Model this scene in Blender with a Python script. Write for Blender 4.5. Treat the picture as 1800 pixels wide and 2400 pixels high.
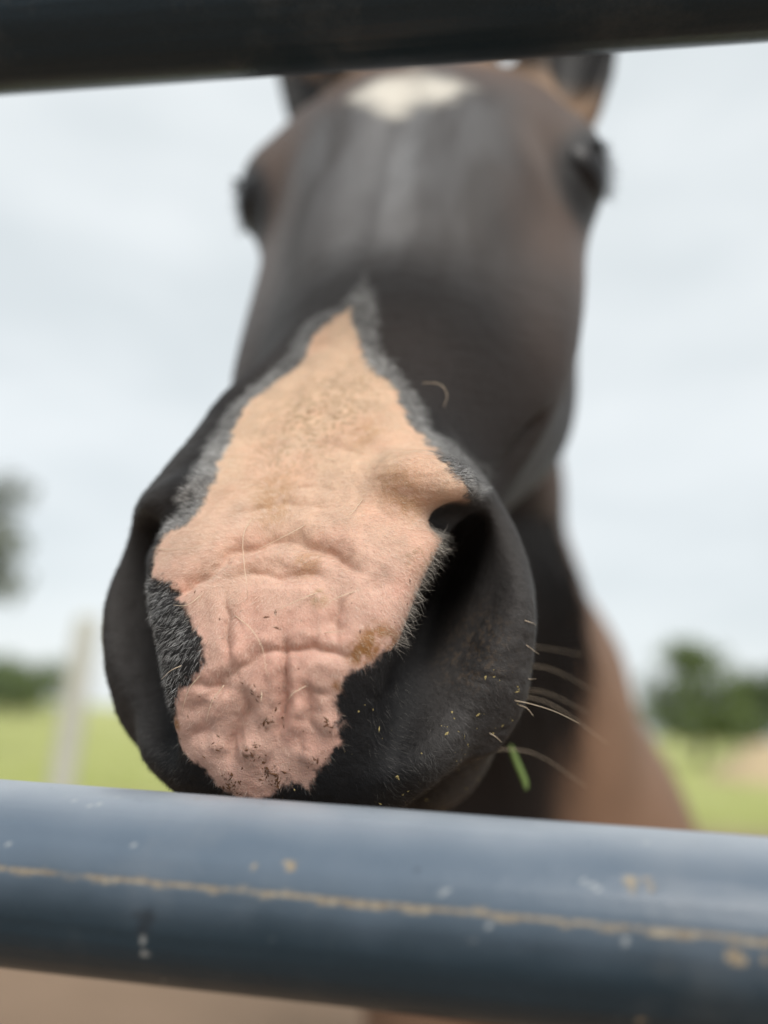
import bpy, math, random
import numpy as np
from mathutils import Matrix, Vector

sc = bpy.context.scene
for o in list(bpy.data.objects): bpy.data.objects.remove(o)

# ---------------------------------------------------------------- camera
CAM_H, PITCH, ROLL = 1.20, math.radians(15.2), math.radians(3.2)
_u = Vector((0, -math.sin(PITCH), math.cos(PITCH))); _x = Vector((1, 0, 0)); _f = Vector((0, math.cos(PITCH), math.sin(PITCH)))
_cx = _x*math.cos(ROLL) + _u*math.sin(ROLL); _cy = _u*math.cos(ROLL) - _x*math.sin(ROLL)
cd = bpy.data.cameras.new('camera'); cam = bpy.data.objects.new('camera', cd); sc.collection.objects.link(cam); sc.camera = cam
cam.matrix_world = Matrix(((_cx.x, _cy.x, -_f.x, 0), (_cx.y, _cy.y, -_f.y, 0), (_cx.z, _cy.z, -_f.z, CAM_H), (0, 0, 0, 1)))
cd.sensor_fit = 'HORIZONTAL'; cd.sensor_width = 36; cd.lens = 36; cd.clip_start = .01; cd.clip_end = 2000
cd.dof.use_dof = True; cd.dof.focus_distance = .2445; cd.dof.aperture_fstop = 36/10.3

# ---------------------------------------------------------------- sky: thin bright overcast
SUN_EL, SUN_AZ = math.radians(42), math.radians(160)     # azimuth clockwise from +Y: behind the viewer, a little to the right
world = bpy.data.worlds.new('World'); sc.world = world; world.use_nodes = True
nt = world.node_tree; nt.nodes.clear()
def wn(t, **k):
    n = nt.nodes.new(t)
    for a, b in k.items(): setattr(n, a, b)
    return n
out = wn('ShaderNodeOutputWorld'); bg = wn('ShaderNodeBackground'); sky = wn('ShaderNodeTexSky', sky_type='NISHITA')
sky.sun_disc = False; sky.sun_elevation = SUN_EL; sky.sun_rotation = SUN_AZ; sky.air_density = 1; sky.dust_density = 2
tc = wn('ShaderNodeTexCoord'); mp = wn('ShaderNodeMapping'); mp.inputs['Scale'].default_value = (1.2, 1.2, 3.5)
no = wn('ShaderNodeTexNoise'); no.inputs['Scale'].default_value = 2.2; no.inputs['Detail'].default_value = 5; no.inputs['Roughness'].default_value = .5
rp = wn('ShaderNodeValToRGB'); e = rp.color_ramp.elements
e[0].position, e[0].color = .36, (3.98, 4.27, 4.37, 1); e[1].position, e[1].color = .64, (4.66, 4.90, 4.98, 1)
mx = wn('ShaderNodeMixRGB'); mx.inputs[0].default_value = .93
L = nt.links.new
L(tc.outputs['Generated'], mp.inputs[0]); L(mp.outputs[0], no.inputs['Vector']); L(no.outputs['Fac'], rp.inputs[0])
L(sky.outputs[0], mx.inputs[1]); L(rp.outputs[0], mx.inputs[2]); L(mx.outputs[0], bg.inputs[0]); L(bg.outputs[0], out.inputs[0])
bg.inputs[1].default_value = .10
# ---------------------------------------------------------------- the sun behind the cloud
sl = bpy.data.lights.new('sun', 'SUN'); sl.energy = 1.5; sl.angle = math.radians(32); sl.color = (1, .965, .91)
so = bpy.data.objects.new('sun', sl); sc.collection.objects.link(so); so.location = (0, -3, 6)
_d = Vector((math.sin(SUN_AZ)*math.cos(SUN_EL), math.cos(SUN_AZ)*math.cos(SUN_EL), math.sin(SUN_EL)))
so.rotation_euler = _d.to_track_quat('Z', 'Y').to_euler()
# ---------------------------------------------------------------- exposure
sc.view_settings.view_transform = 'Standard'; sc.view_settings.look = 'None'; sc.view_settings.gamma = 1
sc.view_settings.exposure = .93; sc.view_settings.use_curve_mapping = False
sc.cycles.use_denoising = True; sc.cycles.max_bounces = 6; sc.cycles.diffuse_bounces = 3; sc.cycles.glossy_bounces = 3
sc.cycles.transparent_max_bounces = 8

# ================================================================ horse anatomy: an implicit surface in camera-aligned metres
F32=np.float32
# ---------- anatomy frame (camera-aligned metres: x right, y up, z away) ----------
def _pt(px,py,d): return np.array([(px-900)/1800*d,(1200-py)/1800*d,d])
HT=_pt(745,1150,.262); _S=_pt(950,220,.50)
HA=(_S-HT)/np.linalg.norm(_S-HT)
_L0=np.array([1,0,0])-HA[0]*HA; _L0/=np.linalg.norm(_L0)
_N0=np.cross(HA,_L0); _N0*=-np.sign(_N0[2])
_c,_s=np.cos(np.radians(11)),np.sin(np.radians(11))
HL=_c*_L0+_s*_N0; HN=_c*_N0-_s*_L0
def tab(xs,ys,n=600):
    xs=np.array(xs,float); ys=np.array(ys,float)
    m=np.gradient(ys,xs)
    X=np.linspace(xs[0],xs[-1],n); i=np.clip(np.searchsorted(xs,X)-1,0,len(xs)-2)
    h=xs[i+1]-xs[i]; t=(X-xs[i])/h
    Y=(2*t**3-3*t**2+1)*ys[i]+(t**3-2*t**2+t)*h*m[i]+(-2*t**3+3*t**2)*ys[i+1]+(t**3-t**2)*h*m[i+1]
    return X,Y
def tv(t,x): return np.interp(x,t[0],t[1])
def smin(a,b,k):
    h=np.maximum(k-np.abs(a-b),0)/k
    return np.minimum(a,b)-h*h*k*.25
def smax(a,b,k): return -smin(-a,-b,k)
def ell(x,y,z,c,r):
    X=(x-c[0])/r[0];Y=(y-c[1])/r[1];Z=(z-c[2])/r[2]
    k0=np.sqrt(X*X+Y*Y+Z*Z)+1e-9
    X/=r[0];Y/=r[1];Z/=r[2]
    return k0*(k0-1)/(np.sqrt(X*X+Y*Y+Z*Z)+1e-9)
def cone(p,a,b,ra,rb):
    a=np.array(a);b=np.array(b);ab=b-a
    t=np.clip(((p-a)@ab)/(ab@ab),0,1)
    return np.linalg.norm(p-a-t[:,None]*ab,axis=1)-(ra+(rb-ra)*t)
# upper skull / muzzle sweep along a
A_=[-.092,-.085,-.075,-.062,-.048,-.03,0,.03,.072,.105,.14,.20,.25,.30,.34,.38,.42,.46,.50,.53]
TOP=tab(A_,[-.072,-.052,-.033,-.014,-.0055,-.001,.001,.001,0,0,0,.002,.006,.009,.010,.009,.007,.002,-.012,-.05])
WID=tab(A_,[.012,.026,.033,.039,.044,.052,.056,.051,.048,.050,.056,.073,.086,.094,.095,.090,.082,.068,.045,.02])
BOT=tab(A_,[-.084,-.088,-.09,-.09,-.09,-.09,-.09,-.092,-.095,-.10,-.10,-.115,-.13,-.13,-.13,-.13,-.13,-.13,-.12,-.11])
PEX=tab(A_,[2.2,2.4,2.8,3.2,3.6,4.0,3.8,3.2,2.7,2.4,2.2,2.1,2.1,2.2,2.3,2.3,2.2,2.2,2.1,2.1])
L0=tab([-.1,-.05,0,.05,.1,.5],[-.014,-.013,-.010,-.004,0,0])
# jaw sweep
J_=[-.062,-.05,-.03,0,.05,.10,.15,.20,.25,.30,.36,.40,.43]
JW=tab(J_,[.008,.022,.030,.034,.042,.062,.080,.091,.096,.096,.088,.070,.03])
JC=tab(J_,[-.094,-.094,-.094,-.094,-.090,-.094,-.108,-.130,-.145,-.152,-.156,-.155,-.15])
JH=tab(J_,[.006,.018,.022,.022,.034,.056,.078,.098,.115,.122,.116,.09,.04])
def sweep(l,a,n,w,c,h,p,a0,a1):
    q=(np.abs(l/w)**p+np.abs((n-c)/h)**p)**(1/p)+1e-6
    r=np.sqrt(l*l+(n-c)**2)
    d=r*(1-1/q)
    e=np.maximum(np.maximum(a0-a,a-a1),0)
    return np.where(e>0,np.sqrt(np.maximum(d,0)**2+e*e),d)
def twist(a):
    t=np.clip((a-.14)/.14,0,1); return .12*t*t*(3-2*t)
def local(p):
    v=p-HT; a=v@HA; n=v@HN; l=v@HL-tv(L0,a); a=a+twist(a)*l
    return l,a,n
def world_of(l,a,n):
    l=np.asarray(l,float);a=np.asarray(a,float);n=np.asarray(n,float)
    a=a-twist(a)*l
    return HT+(l+tv(L0,a))[...,None]*HL+a[...,None]*HA+n[...,None]*HN
FA,FN=-.68,.733
CAMZ=1.20; _p,_r=np.radians(15.2),np.radians(3.2)
_U0=np.array([0,-np.sin(_p),np.cos(_p)])
CF=np.array([0,np.cos(_p),np.sin(_p)])
CX=np.cos(_r)*np.array([1,0,0])+np.sin(_r)*_U0
CY=-np.sin(_r)*np.array([1,0,0])+np.cos(_r)*_U0
CM=np.stack([CX,CY,CF])
def to_world(p): return np.asarray(p)@CM+np.array([0,0,CAMZ])
def to_cam(w): return (np.asarray(w)-np.array([0,0,CAMZ]))@CM.T
def hind(p,d):
    nk=cone(p,(.030,.23,.62),(.080,.04,.86),.08,.098)
    nk=smin(nk,cone(p,(.080,.04,.86),(.165,-.25,1.15),.098,.17),.08)
    d=smin(d,nk,.04)
    k=np.nonzero(p[:,2]>.75)[0]
    if not len(k): return d
    w=to_world(p[k]); e=d[k]
    bd=smin(ell(w[:,0],w[:,1],w[:,2],(.20,1.30,1.14),(.205,.28,.32)),ell(w[:,0],w[:,1],w[:,2],(.27,2.05,1.12),(.30,.80,.33)),.12)
    bd=smin(bd,ell(w[:,0],w[:,1],w[:,2],(.34,1.30,.98),(.18,.20,.24)),.10)
    e=smin(e,bd,.10)
    for hx,hy,kx,ky,fx,fy,r in ((.10,1.28,.09,1.24,.09,1.27,.10),(.36,1.30,.37,1.27,.37,1.30,.10),(.14,2.55,.13,2.72,.13,2.66,.14),(.44,2.50,.46,2.68,.46,2.62,.14)):
        lg=cone(w,(hx,hy,.92),(kx,ky,.50),r,.055)
        lg=smin(lg,cone(w,(kx,ky,.50),(fx,fy,.12),.046,.034),.03)
        lg=smin(lg,cone(w,(fx,fy-.01,.10),(fx,fy-.03,.05),.036,.055),.03)
        e=smin(e,np.maximum(lg,.002-w[:,2]),.06)
    d[k]=e
    return d
def sdf(p,want=None):
    p=np.asarray(p,np.float64)
    l,a,n=local(p); al=np.abs(l)
    v=.733*a+.68*n; f=FA*a+FN*n
    t,b=tv(TOP,a),tv(BOT,a)
    d=sweep(al,a,n,tv(WID,a),(t+b)/2,(t-b)/2,tv(PEX,a),A_[0],A_[-1])
    # front of the nose narrows between the nostrils (in the v,f frame)
    dj=sweep(al,a,n,tv(JW,a),tv(JC,a),tv(JH,a),2.4,J_[0],J_[-1])
    d=smin(d,dj,.05)
    # brow, eye bump, cheek crest
    d=smin(d,ell(al,a,n,(.094,.302,-.034),(.023,.036,.027)),.028)
    d=smin(d,ell(al,a,n,(.070,.20,-.062),(.018,.085,.012)),.04)
    # forehead muscles, groove
    d=smin(d,ell(al,a,n,(.035,.27,-.02),(.03,.09,.024)),.02)
    d=smin(d,ell(al,a,n,(.074,.352,-.040),(.026,.055,.030)),.03)
    d=smax(d,-ell(al,a,n,(0,.285,.017),(.012,.075,.010)),.012)
    # hollow above cheek end
    d=smax(d,-ell(al,a,n,(.119,.175,-.100),(.024,.02,.022)),.02)
    # slack side of the lips, chin and the mouth line
    d=smin(d,ell(al,a,n,(.036,-.018,-.104),(.031,.050,.036)),.014)
    d=smax(d,-ell(al,a,n+.15*(a+.05),(0,-.045,-.086),(.085,.062,.0032)),.004)
    # nostril wing
    sd=np.clip((v+.055)/.06,0,1); sd=sd*sd*(3-2*sd); aw=al+np.where(l>0,.0045,-.0035)*sd*np.clip(al/.03,0,1)
    wing=ell(aw,v,f,(.049,-.046,-.030),(.0325,.056,.034))
    d=smin(d,wing,.016)
    d=smin(d,ell(l,a,n,(-.044,.045,-.030),(.022,.055,.026)),.022)
    rim=ell(aw+.02*(v+.05),v,f,(.062,-.050,-.016),(.0180,.044,.012))
    d=smin(d,rim,.008)
    # upper lip pad
    d=smin(d,ell(al,v,f,(.0,-.085,.000),(.057,.026,.022)),.014)
    # alar fold lump above nostril
    d=smin(d,ell(al-.3*v,v+.3*(al-.045),f,(.046,.0015,-.006),(.018,.0105,.0135))+np.where(l<0,.0045,0),.008)
    # cup of the nostril
    cup=ell(al-.46*(v+.048),v,f+.30*(v+.05),(.0575,-.048,.005),(.0150,.037,.020))
    hole=ell(al-.36*(v+.03)-.24*(f+.014),v,f,(.0555,-.037,-.024),(.0105,.026,.037))
    cup=smin(cup,hole,.018)
    cup=smin(cup,ell(al,v,f,(.0560,-.0125,-.008),(.0085,.0050,.012)),.004)
    if want=='cup': return cup
    d=smax(d,-cup,.010)
    # ears: tapered cups set on the poll
    eB=np.array([.076,.415,-.062]); eT=np.array([.122,.520,.030]); eu=eT-eB; el=np.linalg.norm(eu); eu/=el
    eo=np.array([.45,-.6,.6]); eo-=eo@eu*eu; eo/=np.linalg.norm(eo); es=np.cross(eu,eo)
    qx,qy,qz=np.abs(l-.012)-eB[0],a-eB[1],n-eB[2]
    bu=qx*eu[0]+qy*eu[1]+qz*eu[2]; bs=qx*es[0]+qy*es[1]+qz*es[2]; bo=qx*eo[0]+qy*eo[1]+qz*eo[2]
    k=[-.05,0,.03,.06,.09,.12,.15,.17]
    we=np.interp(bu,k,[.024,.028,.034,.036,.032,.023,.012,.004]); he=np.interp(bu,k,[.024,.026,.026,.024,.020,.015,.009,.004])
    er=np.sqrt((bs/we)**2+(bo/he)**2)+1e-6
    de=np.sqrt(bs**2+bo**2)*(1-1/er)
    e=np.maximum(np.maximum(-.05-bu,bu-.165),0); de=np.where(e>0,np.sqrt(np.maximum(de,0)**2+e*e),de)
    de=smax(de,-ell(bs,bu,bo,(.0,.085,.020),(.024,.070,.026)),.005)
    d=smin(d,de,.02)
    if want=='head': return d
    # neck, chest, barrel and legs
    k=np.nonzero(p[:,2]>.48)[0]
    if len(k): d[k]=hind(p[k],d[k])
    return d
# ---------- graded grid + surface nets ----------
def axis(segs):
    out=[segs[0][0]]
    for (x0,x1,s) in segs:
        k=max(1,int(round((x1-x0)/s))); out+=list(np.linspace(x0,x1,k+1)[1:])
    return np.array(out)
def grade(x0,x1,s0,s1):
    out=[x0];s=s0
    while out[-1]<x1:
        out.append(out[-1]+s); s=min(s*1.06,s1)
    return out[1:]
def extract(fine=.0014,fx=None):
    f=fine
    xs=np.concatenate([-np.array(grade(.100,.25,f*1.2,.006))[::-1],np.arange(-.100,.078,f),grade(.078,.21,f*1.2,.0066),grade(.2145,1.15,.009,.04)])
    ys=np.concatenate([-np.array(grade(.107,2.1,f*1.2,.04))[::-1],np.arange(-.107,.04,f),grade(.04,.56,f*1.2,.0064)])
    zs=np.concatenate([np.arange(.222,.33,f),grade(.33,.76,f*1.2,.0062),grade(.766,2.95,.009,.04)])
    return xs,ys,zs
def up(arr,idx_c,n,ax):
    # linear upsample along ax from index positions idx_c to 0..n-1
    pos=np.arange(n); i=np.clip(np.searchsorted(idx_c,pos,side='right')-1,0,len(idx_c)-2)
    t=((pos-idx_c[i])/(idx_c[i+1]-idx_c[i])).astype(F32)
    sh=[1]*arr.ndim; sh[ax]=n; t=t.reshape(sh)
    return np.take(arr,i,axis=ax)*(1-t)+np.take(arr,i+1,axis=ax)*t
def polygonise(xs,ys,zs,fn,step=4):
    nx,ny,nz=len(xs),len(ys),len(zs)
    ic=[np.unique(np.append(np.arange(0,n,step),n-1)) for n in (nx,ny,nz)]
    X,Y,Z=np.meshgrid(xs[ic[0]],ys[ic[1]],zs[ic[2]],indexing='ij')
    c=fn(np.stack([X.ravel(),Y.ravel(),Z.ravel()],1)).astype(F32).reshape(X.shape)
    g=up(up(up(c,ic[0],nx,0),ic[1],ny,1),ic[2],nz,2)
    # cell size field
    hx=np.gradient(xs).astype(F32);hy=np.gradient(ys).astype(F32);hz=np.gradient(zs).astype(F32)
    H=np.maximum(np.maximum(hx[:,None,None],hy[None,:,None]),hz[None,None,:])
    m=np.abs(g)<2.4*H+.0022
    I=np.nonzero(m)
    pts=np.stack([xs[I[0]],ys[I[1]],zs[I[2]]],1)
    g[I]=fn(pts).astype(F32)
    ins=g<0
    # active cells
    s=np.zeros((nx-1,ny-1,nz-1),np.uint8)
    for dx in (0,1):
        for dy in (0,1):
            for dz in (0,1):
                s+=ins[dx:nx-1+dx,dy:ny-1+dy,dz:nz-1+dz]
    act=(s>0)&(s<8)
    ci=np.nonzero(act); nv=len(ci[0])
    vid=np.full(act.shape,-1,np.int32); vid[ci]=np.arange(nv)
    acc=np.zeros((nv,3));cnt=np.zeros(nv)
    ax_=(xs,ys,zs)
    corners=[(i>>2&1,i>>1&1,i&1) for i in range(8)]
    for u in range(8):
        for w in range(u+1,8):
            cu,cw=corners[u],corners[w]
            if sum(abs(cu[k]-cw[k]) for k in range(3))!=1: continue
            fu=g[ci[0]+cu[0],ci[1]+cu[1],ci[2]+cu[2]].astype(float);fw=g[ci[0]+cw[0],ci[1]+cw[1],ci[2]+cw[2]].astype(float)
            cr=(fu<0)!=(fw<0); t=np.where(cr,fu/np.where(cr,fu-fw,1),0)
            for k in range(3):
                pu=ax_[k][ci[k]+cu[k]];pw=ax_[k][ci[k]+cw[k]]
                acc[:,k]+=np.where(cr,pu+t*(pw-pu),0)
            cnt+=cr
    V=acc/cnt[:,None]
    quads=[]
    # x edges
    def emit(ax):
        sl0=[slice(None)]*3; sl1=[slice(None)]*3
        sl0[ax]=slice(0,-1);sl1[ax]=slice(1,None)
        o=[k for k in range(3) if k!=ax]
        a0=ins[tuple(sl0)];a1=ins[tuple(sl1)]
        cr=a0!=a1
        e=np.nonzero(cr); ok=(e[o[0]]>0)&(e[o[1]]>0)&(e[o[0]]<ins.shape[o[0]]-1)&(e[o[1]]<ins.shape[o[1]]-1)
        e=[q[ok] for q in e]; fl=a0[tuple(e)]
        def cell(d0,d1):
            q=[e[0].copy(),e[1].copy(),e[2].copy()]; q[o[0]]=q[o[0]]-d0; q[o[1]]=q[o[1]]-d1
            return vid[tuple(q)]
        Q=np.stack([cell(1,1),cell(0,1),cell(0,0),cell(1,0)],1)
        if ax==1: fl=~fl
        Q=np.where(fl[:,None],Q,Q[:,::-1])
        quads.append(Q)
    for ax in range(3): emit(ax)
    Q=np.concatenate(quads)
    return V,Q[(Q>=0).all(1)]
def newton(V,fn,it=2,eps=4e-4,lim=.002):
    for _ in range(it):
        d=fn(V); G=np.stack([fn(V+eps*np.eye(3)[k])-d for k in range(3)],1)/eps
        g2=(G*G).sum(1)+1e-6
        st=-(d/g2)[:,None]*G
        ln=np.linalg.norm(st,axis=1,keepdims=True)
        V=V+st*np.minimum(1,lim/np.maximum(ln,1e-9))
    return V
def subdivide(V,Q):
    # one Catmull-Clark step on an all-quad mesh
    E=np.concatenate([Q[:,[0,1]],Q[:,[1,2]],Q[:,[2,3]],Q[:,[3,0]]])
    nE=len(Q); Es=np.sort(E,1)
    key=Es[:,0].astype(np.int64)*len(V)+Es[:,1]
    uk,inv,cntE=np.unique(key,return_inverse=True,return_counts=True)
    e0=(uk//len(V)).astype(int);e1=(uk%len(V)).astype(int)
    Fp=V[Q].mean(1); fidx=np.tile(np.arange(nE),4)
    ef=np.zeros((len(uk),3)); np.add.at(ef,inv,Fp[fidx]); ef/=cntE[:,None]
    em=(V[e0]+V[e1])/2
    Ep=np.where((cntE==2)[:,None],(em+ef)/2,em)
    val=np.bincount(np.concatenate([e0,e1]),minlength=len(V)).astype(float)[:,None]; val=np.maximum(val,1)
    R=np.zeros_like(V); np.add.at(R,e0,em); np.add.at(R,e1,em); R/=val
    Fa=np.zeros_like(V)
    nf=np.bincount(Q.ravel(),minlength=len(V)).astype(float)[:,None]; nf=np.maximum(nf,1)
    for k in range(4): np.add.at(Fa,Q[:,k],Fp)
    Fa/=nf
    Vn=(Fa+2*R+(val-3)*V)/val
    bd=np.zeros(len(V),bool); bd[e0[cntE!=2]]=1; bd[e1[cntE!=2]]=1
    Vn[bd]=V[bd]
    o1=len(V);o2=o1+len(uk)
    iv=inv.reshape(4,nE)
    Fi=o2+np.arange(nE)
    Qn=np.concatenate([np.stack([Q[:,k],o1+iv[k],Fi,o1+iv[k-1]],1) for k in range(4)])
    return np.concatenate([Vn,Ep,Fp]),Qn
# ================================================================ helpers
rng = np.random.default_rng(7); random.seed(7)
COL = sc.collection
def mat(name): 
    m = bpy.data.materials.new(name); m.use_nodes = True; m.node_tree.nodes.clear(); return m
class NT:
    def __init__(s, m): s.t = m.node_tree
    def n(s, ty, ins=None, **k):
        x = s.t.nodes.new(ty)
        for a, b in k.items(): setattr(x, a, b)
        for a, b in (ins or {}).items():
            if hasattr(b, 'is_output'): s.t.links.new(b, x.inputs[a])
            else: x.inputs[a].default_value = b
        return x
    def noise(s, vec, scale, detail=3, rough=.5):
        d = {'Scale': scale, 'Detail': detail, 'Roughness': rough}
        if vec is not None: d['Vector'] = vec
        return s.n('ShaderNodeTexNoise', d).outputs['Fac']
    def ramp(s, fac, stops):
        r = s.n('ShaderNodeValToRGB', {0: fac}); e = r.color_ramp.elements
        while len(e) < len(stops): e.new(.5)
        for q, (p, c) in zip(e, stops): q.position = p; q.color = tuple(c) + ((1,) if len(c) == 3 else ())
        return r.outputs[0]
    def mix(s, fac, a, b, blend='MIX'):
        x = s.n('ShaderNodeMix', data_type='RGBA', blend_type=blend)
        for i, q in ((0, fac), (6, a), (7, b)):
            if hasattr(q, 'is_output'): s.t.links.new(q, x.inputs[i])
            elif i == 0: x.inputs[i].default_value = q
            else: x.inputs[i].default_value = tuple(q) + ((1,) if len(q) == 3 else ())
        return x.outputs[2]
    def math(s, op, a, b=0., c=0., clamp=False):
        x = s.n('ShaderNodeMath', operation=op, use_clamp=clamp)
        for i, q in enumerate((a, b, c)):
            if hasattr(q, 'is_output'): s.t.links.new(q, x.inputs[i])
            else: x.inputs[i].default_value = q
        return x.outputs[0]
    def out(s, ins):
        p = s.n('ShaderNodeBsdfPrincipled', ins); o = s.n('ShaderNodeOutputMaterial'); s.t.links.new(p.outputs[0], o.inputs[0]); return p
    def attr(s, name): return s.n('ShaderNodeAttribute', attribute_name=name)
    def bump(s, h, strength, dist): return s.n('ShaderNodeBump', {'Height': h, 'Strength': strength, 'Distance': dist}).outputs[0]
def simple(name, c, rough=.6, var=.25, scale=8, spec=.3, bump=0):
    m = mat(name); t = NT(m); tc = t.n('ShaderNodeTexCoord').outputs['Object']; f = t.noise(tc, scale, 4, .6)
    d = {'Base Color': t.mix(f, [x*(1-var) for x in c], [min(1, x*(1+var)) for x in c]), 'Roughness': rough, 'Specular IOR Level': spec}
    if bump: d['Normal'] = t.bump(t.noise(tc, scale*4, 4), .6, bump)
    t.out(d); return m
def mesh(name, V, faces, m=None, parent=None, smooth=True, loc=(0, 0, 0)):
    """V (n,3); faces: list of int arrays (k,3) or (k,4). Vertices are stored relative to loc."""
    V = np.asarray(V, float) - np.asarray(loc, float); me = bpy.data.meshes.new(name)
    fs = [np.asarray(f) for f in faces if len(f)]
    me.vertices.add(len(V)); me.vertices.foreach_set('co', V.astype(np.float32).ravel())
    flat = np.concatenate([f.ravel() for f in fs]).astype(np.int32); sz = np.concatenate([np.full(len(f), f.shape[1]) for f in fs])
    me.loops.add(len(flat)); me.loops.foreach_set('vertex_index', flat)
    me.polygons.add(len(sz)); st = np.concatenate([[0], np.cumsum(sz)[:-1]]).astype(np.int32)
    me.polygons.foreach_set('loop_start', st); me.polygons.foreach_set('loop_total', sz.astype(np.int32))
    me.polygons.foreach_set('use_smooth', np.full(len(sz), smooth)); me.update(calc_edges=True)
    if m: me.materials.append(m)
    o = bpy.data.objects.new(name, me); COL.objects.link(o)
    if parent: o.parent = parent; o.location = np.asarray(loc) - np.asarray(parent.location)
    else: o.location = loc
    return o
def attr(o, name, A, kind='FLOAT_COLOR'):
    a = o.data.attributes.new(name, kind, 'POINT')
    if kind == 'FLOAT_COLOR':
        if A.shape[1] == 3: A = np.concatenate([A, np.ones((len(A), 1))], 1)
        a.data.foreach_set('color', A.astype(np.float32).ravel())
    else: a.data.foreach_set('value', A.astype(np.float32))
def empty(name, loc):
    o = bpy.data.objects.new(name, None); o.empty_display_size = .1; o.location = loc; COL.objects.link(o); return o
def tag(o, label=None, cat=None, group=None, kind=None):
    for k, v_ in (('label', label), ('category', cat), ('group', group), ('kind', kind)):
        if v_: o[k] = v_
    return o
def tube(P, R, sides=6, cap=True):
    P = np.asarray(P, float); n = len(P); R = np.broadcast_to(R, (n,)); T = np.gradient(P, axis=0); T /= np.linalg.norm(T, axis=1, keepdims=True)+1e-12
    ref = np.array([.31, .2, .93]); A = np.cross(T, ref); A /= np.linalg.norm(A, axis=1, keepdims=True)+1e-12; B = np.cross(T, A)
    th = np.arange(sides)*2*np.pi/sides
    V = (P[:, None]+R[:, None, None]*(np.cos(th)[None, :, None]*A[:, None]+np.sin(th)[None, :, None]*B[:, None])).reshape(-1, 3)
    i = np.arange(n-1)[:, None]*sides; j = np.arange(sides)[None]; k = (j+1) % sides
    Q = np.stack([i+j, i+k, i+sides+k, i+sides+j], -1).reshape(-1, 4)
    F = [Q]
    if cap:
        c0 = np.stack([np.zeros(sides-2, int), np.arange(2, sides), np.arange(1, sides-1)], 1); F.append(c0); F.append(c0[:, ::-1]+(n-1)*sides)
    return V, F
def smooth_path(P, n):
    P = np.asarray(P, float); t = np.linspace(0, 1, len(P)); X = np.linspace(0, 1, n)
    return np.stack([np.interp(X, *tab(t, P[:, k], 200)) if len(P) > 2 else np.interp(X, t, P[:, k]) for k in range(3)], 1)
_TB = np.random.default_rng(99).random((64, 64, 64), dtype=np.float32).ravel()
def vnoise(P, f, seed=0):
    P = np.asarray(P)*f+np.array([seed*17.13+1000., seed*9.71+1000., seed*5.37+1000.]); I = np.floor(P); t = (P-I).astype(np.float32); t = t*t*(3-2*t)
    I = I.astype(np.int32) & 63; J = (I+1) & 63
    x0, x1, y0, y1, z0, z1 = I[:, 0]*4096, J[:, 0]*4096, I[:, 1]*64, J[:, 1]*64, I[:, 2], J[:, 2]; tx, ty, tz = t[:, 0], t[:, 1], t[:, 2]
    T = _TB; k = x0+y0; a_ = T[k+z0]; a_ = a_+(T[k+z1]-a_)*tz; k = x0+y1; b_ = T[k+z0]; b_ = b_+(T[k+z1]-b_)*tz; a_ = a_+(b_-a_)*ty
    k = x1+y0; c_ = T[k+z0]; c_ = c_+(T[k+z1]-c_)*tz; k = x1+y1; b_ = T[k+z0]; b_ = b_+(T[k+z1]-b_)*tz; c_ = c_+(b_-c_)*ty
    return a_+(c_-a_)*tx
def fbm(P, f, seed=0, o=3):
    r = 0; a = .5; s = 0
    for k in range(o): r = r+a*vnoise(P, f*2**k, seed+k); s += a; a *= .5
    return r/s
def sstep(x, a, b): t = np.clip((x-a)/(b-a), 0, 1); return t*t*(3-2*t)
def segdist(X, pts, closed=False):
    P = np.array(pts, float)*1e-4; n = len(P); best = np.full(len(X), 9.)
    for i in range(n if closed else n-1):
        a, b = P[i], P[(i+1) % n]; ab = b-a; t = np.clip(((X-a)@ab)/(ab@ab+1e-12), 0, 1)
        best = np.minimum(best, np.hypot(*(X-a-t[:, None]*ab).T))
    return best
def polysd(X, pts):
    """signed distance to a polygon, positive inside"""
    P = np.array(pts, float)*1e-4; ins = np.zeros(len(X), bool); n = len(P)
    for i in range(n):
        a, b = P[i], P[i-1]; c = (a[1] > X[:, 1]) != (b[1] > X[:, 1])
        with np.errstate(divide='ignore', invalid='ignore'): ins ^= c & (X[:, 0] < (b[0]-a[0])*(X[:, 1]-a[1])/(b[1]-a[1]+1e-15)+a[0])
    d = segdist(X, pts, True); return np.where(ins, d, -d)

# ================================================================ ground
def ground_mat():
    m = mat('ground'); t = NT(m); tc = t.n('ShaderNodeTexCoord').outputs['Object']
    sep = t.n('ShaderNodeSeparateXYZ', {0: tc})
    r = t.math('ADD', sep.outputs[1], t.math('MULTIPLY', sep.outputs[0], -.10))
    r = t.math('ADD', r, t.math('MULTIPLY', t.math('SUBTRACT', t.noise(tc, .25, 4, .6), .5), 9.))
    g = t.n('ShaderNodeMapRange', {0: r, 1: 9.5, 2: 12.5}, clamp=True).outputs[0]
    dirt = t.ramp(t.noise(tc, 1.6, 6, .65), [(.3, (.20, .135, .09)), (.7, (.33, .225, .155))])
    dirt = t.mix(t.noise(tc, 30, 3), dirt, (.28, .20, .14))
    grass = t.ramp(t.noise(tc, .35, 5, .6), [(.3, (.38, .39, .15)), (.55, (.47, .48, .20)), (.75, (.50, .48, .25))])
    grass = t.mix(t.math('MULTIPLY', t.noise(tc, 25, 3), .35), grass, (.26, .30, .09))
    t.out({'Base Color': t.mix(g, dirt, grass), 'Roughness': .95, 'Specular IOR Level': .1, 'Normal': t.bump(t.noise(tc, 14, 6, .7), .8, .04)})
    return m
gx = np.concatenate([-np.geomspace(2, 900, 26)[::-1], np.linspace(-1.6, 1.6, 9), np.geomspace(2, 900, 26)])
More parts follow.
